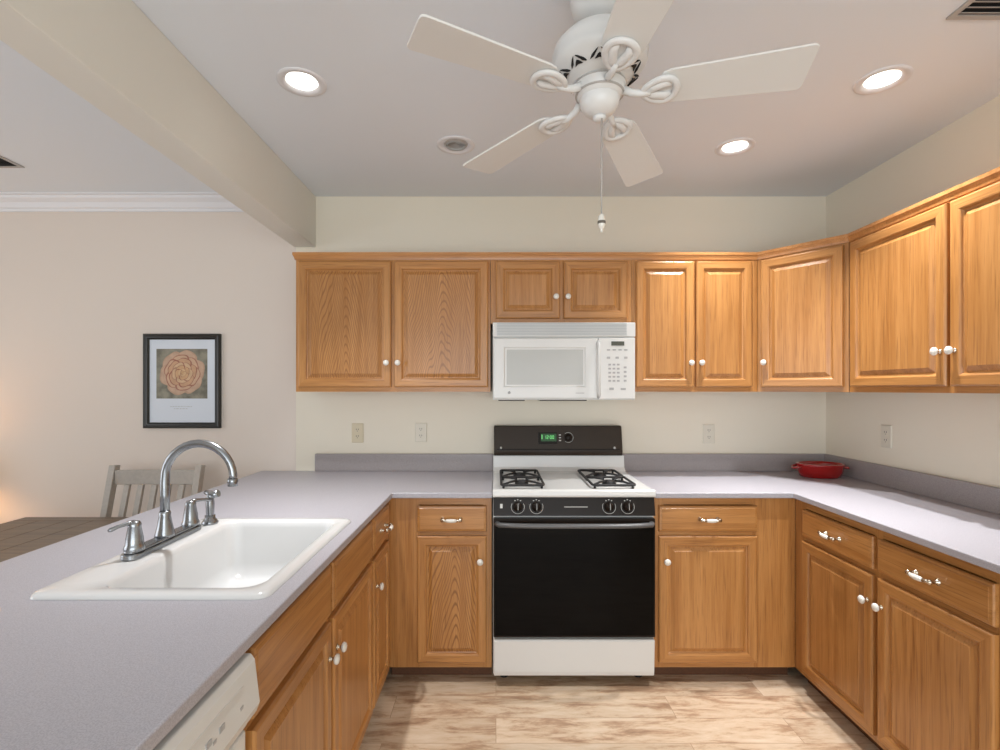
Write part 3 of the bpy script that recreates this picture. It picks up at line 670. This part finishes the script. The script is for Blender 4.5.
for a_, b_, c_, d_ in bt: f = MB(); f.box(a_, b_, -0.0189, -0.0181, c_, d_, 'appgrey'); f.build('button', cp)
f = MB(); f.box(0.03, 0.17, 0.05, 0.25, -0.006, -0.0003, 'dark'); f.box(0.25, 0.50, 0.05, 0.25, -0.006, -0.0003, 'dark'); f.build('grease_filter', t)

# ------------------------------------------------------------ outlets
def outlet(label, loc, rz, key, kind='duplex', w=0.070, h=0.115):
    t = thing('electrical_outlet' if kind != 'switch' else 'light_switch', label, 'outlet' if kind != 'switch' else 'switch', loc, rz)
    f = MB(); f.rings([(-w/2,w/2,-h/2,h/2,-0.0005),(-w/2,w/2,-h/2,h/2,-0.003),(-w/2+0.004,w/2-0.004,-h/2+0.004,h/2-0.004,-0.006)], lambda i,k: key); f.build('cover_plate', t)
    if kind == 'switch':
        f = MB(); f.box(-0.005, 0.005, -0.0075, -0.0055, -0.012, 0.012, key); f.prism([(-0.007,-0.002),(-0.016,0.004),(-0.014,0.010),(-0.007,0.008)], -0.004, 0.004, 'plate', 'X'); f.build('toggle', t)
    else:
        for s in (-1, 1):
            f = MB(); f.prism([(x, z+s*0.020) for x, z in rrect(-0.016,0.016,-0.014,0.014,0.009,4)], -0.0075, -0.0055, key, 'Y'); so = f.build('socket', t)
            f = MB(); 
            for x in (-0.006, 0.006): f.box(x-0.0014, x+0.0014, -0.0082, -0.0074, s*0.020-0.002, s*0.020+0.007, 'slot')
            f.box(-0.002,0.002,-0.0082,-0.0074,s*0.020-0.010,s*0.020-0.006,'slot'); f.build('slots', so)
    return t
outlet('almond outlet on back wall, nearest the picture', (-0.83, YB, 1.136), 0, 'platev')
outlet('white outlet on back wall just left of the stove', (-0.450, YB, 1.140), 0, 'plate')
outlet('white outlet on back wall right of the stove', (1.275, YB, 1.132), 0, 'plate')
outlet('white outlet on the right-hand wall under wall cabinets', (XR, 2.532, 1.160), -PI/2, 'plate')

# ------------------------------------------------------------ red dish
t = thing('baking_dish', 'red glazed oval baking dish in the worktop corner', 'dish', (1.805, 2.785, CZ1+0.0005), math.radians(-6))
f = MB(); f.lathe([(0.0,0.0),(0.095,0.0),(0.104,0.004),(0.117,0.035),(0.122,0.064),(0.126,0.070),(0.126,0.076),(0.120,0.077),(0.114,0.068),(0.106,0.025),(0.092,0.010),(0.0,0.010)], 'dish', 40, None, 1.0, 0.70, cap=False); f.build('bowl', t)
for s in (-1, 1):
    f = MB(); f.tube([(s*0.110,-0.028,0.058),(s*0.128,-0.030,0.058),(s*0.140,-0.018,0.052),(s*0.144,0,0.048),(s*0.140,0.018,0.052),(s*0.128,0.030,0.058),(s*0.110,0.028,0.058)], 0.0065, 'dish', 10); f.build('handle', t)

# ------------------------------------------------------------ picture
t = thing('framed_picture', 'black framed rose print on the dining-room wall', 'picture', (-1.878, YB+0.004, 1.448)); a, b = 0.230, 0.282
f = MB(); prof = [(0,-0.0015),(0,-0.020),(0.006,-0.026),(0.018,-0.022),(0.026,-0.022),(0.034,-0.014),(0.034,-0.008)]
R = [[f.bm.verts.new(p) for p in ((-a+i,y,-b+i),(a-i,y,-b+i),(a-i,y,b-i),(-a+i,y,b-i))] for i, y in prof]
for A_, B_ in zip(R, R[1:]):
    for k in range(4): f.face([A_[k],A_[(k+1)%4],B_[(k+1)%4],B_[k]], 'frame')
f.build('frame', t)
f = MB(); f.box(-a+0.030, a-0.030, -0.010, -0.006, -b+0.030, b-0.030, 'mount'); pm = f.build('mount', t)
px0, px1, pz0, pz1 = -0.155, 0.150, -0.105, 0.192
f = MB(); f.box(px0, px1, -0.0108, -0.0101, pz0, pz1, 'printbg'); pp = f.build('rose_print', pm)
cols = [(205,168,140),(214,178,150),(178,122,98),(222,184,152),(170,110,88),(216,172,134),(226,190,150),(160,98,76),(220,176,132),(228,190,146),(182,124,90),(224,180,132)]
for i, c_ in enumerate(cols): M['petal%d' % i] = mat('petal_print_tone', srgb(*[int(v*0.9) for v in c_]), 0.6, bump=0.01, var=0.08, bscale=30)
f = MB(); cx, cz = 0.0, 0.05; rnd = random.Random(3)
yy = -0.0110
def petal(r, ang, rad, key, sq=0.8):
    global yy
    pts = []
    px_, pz_ = cx+r*math.cos(ang), cz+r*math.sin(ang)
    for k in range(26):
        q = 2*PI*k/26; rr_ = rad*(1+0.06*math.sin(3*q+ang*2)+0.04*math.sin(5*q))
        u_, v_ = rr_*math.cos(q)*sq, rr_*math.sin(q)
        X = px_+u_*math.cos(ang)-v_*math.sin(ang); Z = pz_+u_*math.sin(ang)+v_*math.cos(ang)
        pts.append((min(max(X, px0), px1), yy, min(max(Z, pz0), pz1)))
    f.poly(pts, key); yy -= 0.00002
lay = [(0.085,6,0.066,0.2,(0,1)),(0.062,6,0.060,0.7,(2,3)),(0.050,5,0.050,0.1,(4,5)),(0.034,5,0.040,0.9,(2,6)),(0.022,4,0.030,0.4,(7,8)),(0.010,3,0.020,1.2,(10,9)),(0.0,1,0.012,0,(7,11))]
for r, n, rad, a0, (k1, k2) in lay:
    for i in range(n):
        an = a0+2*PI*i/n; petal(r, an, rad, 'petal%d' % k1, 0.78); petal(r+0.001, an+0.06, rad*0.90, 'petal%d' % k2, 0.74)
f.build('rose', pp)
f = MB()
for z, hw in ((-0.155, 0.062), (-0.168, 0.040)):
    x = -hw
    while x < hw:
        w_ = rnd.uniform(0.006, 0.016); f.box(x-0.01, x-0.01+w_, -0.0104, -0.0101, z, z+0.004, 'grille'); x += w_+0.005
f.build('caption', pm)

# ------------------------------------------------------------ ceiling fan
FZ = 2.20; FX_, FY_ = 0.285, 1.376
t = thing('ceiling_fan', 'white five-blade ceiling fan with hanging pull chain', 'ceiling fan', (FX_, FY_, 0))
f = MB(); f.lathe([(0.082,CEIL-0.001),(0.086,CEIL-0.02),(0.080,CEIL-0.04),(0.080,CEIL-0.090),(0.074,CEIL-0.116),(0.058,CEIL-0.134),(0.038,CEIL-0.140),(0.018,CEIL-0.141)], 'fanw', 40); f.build('canopy', t)
f = MB(); f.lathe([(0.020,CEIL-0.140),(0.020,2.40),(0.036,2.392),(0.042,2.378),(0.036,2.366)], 'fanw', 28); f.build('neck', t)
f = MB(); f.lathe([(0.030,2.378),(0.070,2.372),(0.104,2.356),(0.124,2.334),(0.130,2.314),(0.124,2.302),(0.128,2.296),(0.122,2.284),(0.110,2.268),(0.084,2.252),(0.074,2.236),(0.0,2.234)], 'fanw', 48, cap=False); mh = f.build('motor_housing', t)
f = MB()
for k in range(10):      # pierced leaf-shaped openings round the lower housing
    mt = Matrix.Rotation(2*PI*k/10+math.radians(6.4), 4, 'Z') @ Matrix.Translation((0.097, 0, 2.260)) @ Matrix.Rotation(math.radians(-32), 4, 'Y')
    for sg in (-1, 1):
        f.prism([(-0.010, sg*0.024), (0.0, sg*0.020), (0.012, sg*0.009), (0.016, sg*0.003), (0.006, sg*0.009), (-0.004, sg*0.015)], -0.003, 0.0022, 'dark', 'Z', mt)
    f.prism([(-0.010,-0.012),(0.001,-0.004),(0.004,0.0),(0.001,0.004),(-0.010,0.012),(-0.007,0.0)], -0.003, 0.0022, 'dark', 'Z', mt)
f.build('vent_openings', mh)
f = MB(); f.lathe([(0.070,2.236),(0.072,2.226),(0.066,2.222),(0.068,2.214),(0.060,2.205),(0.052,2.196)], 'fanw', 40)
f.lathe([(0.0705,2.233),(0.0728,2.2315),(0.0728,2.2295),(0.0705,2.228)], 'vent', 40, cap=False); f.lathe([(0.062,2.2105),(0.0665,2.2095),(0.0665,2.2075),(0.062,2.206)], 'vent', 40, cap=False)
f.build('blade_hub', t)
f = MB(); f.lathe([(0.050,2.206),(0.054,2.194),(0.052,2.178),(0.043,2.164),(0.030,2.155),(0.014,2.150),(0,2.149)], 'fanw', 40, cap=False)
f.lathe([(0.012,2.151),(0.018,2.148),(0.018,2.142),(0.012,2.137),(0,2.136)], 'fanw', 24, cap=False); f.build('switch_housing', t)
def blade_outline():
    r0, r1, w0, w1 = 0.155, 0.525, 0.054, 0.068; pts = [(r0+0.01,-w0+0.006),(r0+0.03,-w0)]
    n = 5; q = 0.014
    for k in range(n+1):
        a = -PI/2+PI/2*k/n; pts.append((r1-q+q*math.cos(a), -w1+q+q*math.sin(a)))
    for k in range(n+1):
        a = PI/2*k/n; pts.append((r1-q+q*math.cos(a), w1-q+q*math.sin(a)))
    pts += [(r0+0.03,w0),(r0+0.01,w0-0.006),(r0,w0-0.02),(r0,-w0+0.02)]
    return pts
for k in range(5):
    an = math.radians(-11.6+72*k)
    mt = Matrix.Translation((0,0,FZ+0.006)) @ Matrix.Rotation(math.radians(-5.5), 4, 'X') @ Matrix.Rotation(an, 4, 'Z') @ Matrix.Rotation(math.radians(-9), 4, 'X')
    f = MB(); f.prism(blade_outline(), 0.0, 0.006, 'blade', 'Z', mt); bl = f.build('blade', t, 0.0015)
    f = MB()
    f.tube([(0.060,0,0.012),(0.085,0,-0.004),(0.11,0,-0.010),(0.135,0,-0.008)], [0.012,0.010,0.009,0.009], 'fanw', 10, mtx=mt)
    # leaf-shaped loop with a split heart, under the blade root
    loop = []
    for j in range(22):
        q = 2*PI*j/22; loop.append((0.158+0.043*math.cos(q), 0.036*math.sin(q)*(1.0+0.25*math.cos(q)), -0.007))
    f.tube(loop, 0.010, 'fanw', 8, closed=True, mtx=mt, flat=0.7)
    for s in (-1, 1): f.tube([(0.118,0,-0.007),(0.142,s*0.012,-0.007),(0.172,s*0.020,-0.007),(0.188,s*0.014,-0.006)], [0.009,0.0135,0.012,0.007], 'fanw', 8, mtx=mt, flat=0.7)
    f.prism([(0.122,0.0),(0.142,-0.030),(0.178,-0.030),(0.196,0.0),(0.178,0.030),(0.142,0.030)], -0.004, -0.0005, 'fanw', 'Z', mt)
    f.build('blade_iron', bl)
f = MB(); f.tube([(0.004,-0.012,2.139),(0.003,-0.012,2.0),(0.003,-0.012,1.875)], 0.0019, 'vent', 8); pc = f.build('pull_chain', t)
f = MB(); f.lathe([(0.003,1.878),(0.008,1.873),(0.0105,1.860),(0.010,1.845),(0.006,1.838),(0.003,1.835),(0.005,1.830),(0,1.826)], 'porc', 16, Matrix.Translation((0.003,-0.012,0)), cap=False)
f.lathe([(0.0108,1.858),(0.0112,1.855),(0.0106,1.850)], 'slot', 16, Matrix.Translation((0.003,-0.012,0)), cap=False); f.build('pull_knob', pc)

# ------------------------------------------------------------ recessed lights
LB = {'left':'lit recessed ceiling light left of the fan, above the sink', 'right':'lit recessed ceiling light near the right wall, larger of the right pair', 'far':'lit recessed ceiling light farthest back, right of the fan'}
def can(x, y, label, lit):
    t = thing('recessed_light', label, 'ceiling light', (x, y, CEIL), 0)
    f = MB(); f.lathe([(0.090,-0.0005),(0.089,-0.004),(0.082,-0.006),(0.068,-0.005),(0.060,0.0),(0.056,0.004)], 'trimw', 40, cap=False)
    f.build('trim_ring', t)
    if lit:
        f = MB(); f.lathe([(0.056,0.003),(0.055,0.03),(0.052,0.070),(0.0,0.071)], 'baffle', 36, cap=False); f.build('reflector', t)
        f = MB(); f.lathe([(0.028,0.070),(0.031,0.060),(0.028,0.052),(0.0,0.048)], 'bulb', 32, cap=False); f.build('bulb', t)
    else:
        f = MB(); f.lathe([(0.056,0.003),(0.050,-0.004),(0.046,0.0),(0.040,0.022),(0.030,0.032),(0.0,0.034)], 'vent', 36, cap=False)
        for rr_ in (0.048, 0.040): f.lathe([(rr_+0.003,0.0),(rr_,-0.006),(rr_-0.003,0.0)], 'grille', 36, cap=False)
        f.build('eyeball', t)
        f = MB(); f.lathe([(0.026,0.028),(0.022,0.016),(0,0.012)], 'grille', 24, Matrix.Rotation(0.4, 4, 'Y'), cap=False); f.build('bulb', t)
for x, y, n in CANS: can(x, y, LB[n], True)
can(-0.19, 2.367, 'unlit round eyeball downlight in the ceiling left of the fan', False)

# ------------------------------------------------------------ ceiling vents
def vent(x0, x1, y0, y1, label, along, n, mats):
    t = thing('ceiling_vent', label, 'vent', ((x0+x1)/2, (y0+y1)/2, CEIL)); a, b = (x1-x0)/2, (y1-y0)/2
    f = MB(); e = 0.018
    for q in ((-a,a,-b,-b+e),(-a,a,b-e,b),(-a,-a+e,-b+e,b-e),(a-e,a,-b+e,b-e)): f.box(*q, -0.006, -0.0005, mats[0])
    f.build('vent_frame', t, 0.001)
    f = MB(); f.box(-a+e, a-e, -b+e, b-e, -0.0015, -0.0005, 'dark')
    f.build('duct_opening', t)
    f = MB()
    for k in range(n):
        if along == 'X':
            y = -b+e+(2*b-2*e)*(k+0.5)/n; f.box(-a+e, a-e, -0.0085, 0.0085, -0.001, 0.0, mats[1], Matrix.Translation((0,y,-0.005)) @ Matrix.Rotation(0.5,4,'X'))
        else:
            x = -a+e+(2*a-2*e)*(k+0.5)/n; f.box(-0.006, 0.006, -b+e, b-e, -0.001, 0.0, mats[1], Matrix.Translation((x,0,-0.005)) @ Matrix.Rotation(0.5,4,'Y'))
    f.build('louvres', t)
vent(1.40, 1.72, 1.30, 1.557, 'grey louvred ceiling vent at upper right of the kitchen', 'X', 10, ('vent','vent'))
vent(-2.76, -2.45, 2.40, 2.60, 'dark louvred ceiling vent over the dining table', 'X', 11, ('vent','ventdk'))

# ------------------------------------------------------------ dining table, chair, lamp
t = thing('dining_table', 'brown plank dining table beyond the peninsula', 'table', (-1.99, 1.90, 0))
f = MB(); hw, hd = 0.40, 0.64
xs_ = [-hw+2*hw*k/6 for k in range(7)]
for k in range(6): f.box(xs_[k]+0.0008, xs_[k+1]-0.0008, -hd+0.07, hd-0.07, 0.722, 0.750, 'tablew')
f.build('tabletop', t, 0.002)
for s in (-1, 1):
    f = MB(); f.box(-hw, hw, min(s*(hd-0.069), s*hd), max(s*(hd-0.069), s*hd), 0.722, 0.750, 'tablew'); f.build('breadboard_end', t, 0.003)
f = MB()
for q in ((-hw+0.05,hw-0.05,-hd+0.05,-hd+0.07),(-hw+0.05,hw-0.05,hd-0.07,hd-0.05),(-hw+0.05,-hw+0.07,-hd+0.07,hd-0.07),(hw-0.07,hw-0.05,-hd+0.07,hd-0.07)): f.box(*q, 0.64, 0.7215, 'tablew')
f.build('apron', t)
for sx in (-1,1):
    for sy in (-1,1):
        f = MB(); x, y = sx*(hw-0.045), sy*(hd-0.045); mt = Matrix.Translation((x,y,0))
        f.rings([(-0.022,0.022,-0.022,0.022,0),(-0.035,0.035,-0.035,0.035,-0.55),(-0.038,0.038,-0.038,0.038,-0.635)], lambda i,k: 'tablew', mtx=mt @ Matrix.Rotation(-PI/2,4,'X')); f.build('leg', t)
t = thing('dining_chair', 'grey painted slat-back chair at the far end of the dining table', 'chair', (-1.88, 2.635, 0), math.radians(0))
for s in (-1, 1):
    f = MB(); x = s*0.238
    f.prism([(0.0,0.0),(0.04,0.0),(0.035,0.45),(0.165,0.975),(0.122,0.980),(-0.006,0.45)], x-0.017, x+0.017, 'chairp', 'X'); f.build('back_post', t, 0.003)
f = MB(); rp = []
n = 10
for k in range(n+1):
    u_ = -1+2*k/n; rp.append((u_*0.220, 0.116+0.014*(1-u_*u_)))
f.prism([(x, y) for x, y in rp] + [(x, y+0.018) for x, y in rp[::-1]], 0.873, 0.952, 'chairp'); f.build('top_rail', t, 0.003)
for k in range(5):
    x = -0.15+0.075*k; f = MB(); f.prism([(0.010,0.50),(0.032,0.50),(0.132,0.8725),(0.114,0.8725)], x-0.014, x+0.014, 'chairp', 'X'); f.build('slat', t)
f = MB(); f.box(-0.220, 0.220, 0.008, 0.030, 0.465, 0.4995, 'chairp'); f.build('lower_rail', t)
f = MB(); f.prism([(-0.22,-0.40),(0.22,-0.40),(0.20,-0.006),(-0.20,-0.006)], 0.43, 0.455, 'chairp'); f.build('seat', t, 0.006)
for s in (-1, 1):
    f = MB(); f.box(s*0.195-0.018, s*0.195+0.018, -0.385, -0.349, 0, 0.4295, 'chairp'); f.build('front_leg', t)
# side table and lamp just left of the view, warming the wall
t = thing('side_table', 'small brown side table against the dining wall outside the view', 'side table', (-3.22, 2.78, 0))
f = MB(); f.box(-0.2,0.2,-0.17,0.17,0.60,0.62,'tablew'); f.build('top', t, 0.003)
for sx in (-1,1):
    for sy in (-1,1): f = MB(); f.box(sx*0.17-0.015,sx*0.17+0.015,sy*0.14-0.015,sy*0.14+0.015,0,0.5995,'tablew'); f.build('leg', t)
t = thing('table_lamp', 'lit table lamp with a linen shade on the side table', 'lamp', (-3.22, 2.78, 0.6205))
f = MB(); f.lathe([(0.06,0),(0.062,0.01),(0.03,0.03),(0.05,0.08),(0.06,0.13),(0.03,0.19),(0.012,0.21),(0.012,0.26)], 'ceramic', 28); f.build('base', t)
f = MB(); f.lathe([(0.13,0.23),(0.10,0.42)], 'shade', 32, cap=False); f.build('lamp_shade', t)
ld = bpy.data.lights.new('table_lamp_bulb', 'POINT'); ld.energy = 5; ld.color = (1.0, 0.62, 0.32); ld.shadow_soft_size = 0.04
lo = bpy.data.objects.new('table_lamp_bulb', ld); COL.objects.link(lo); lo.location = (0,0,0.30); lo.parent = t
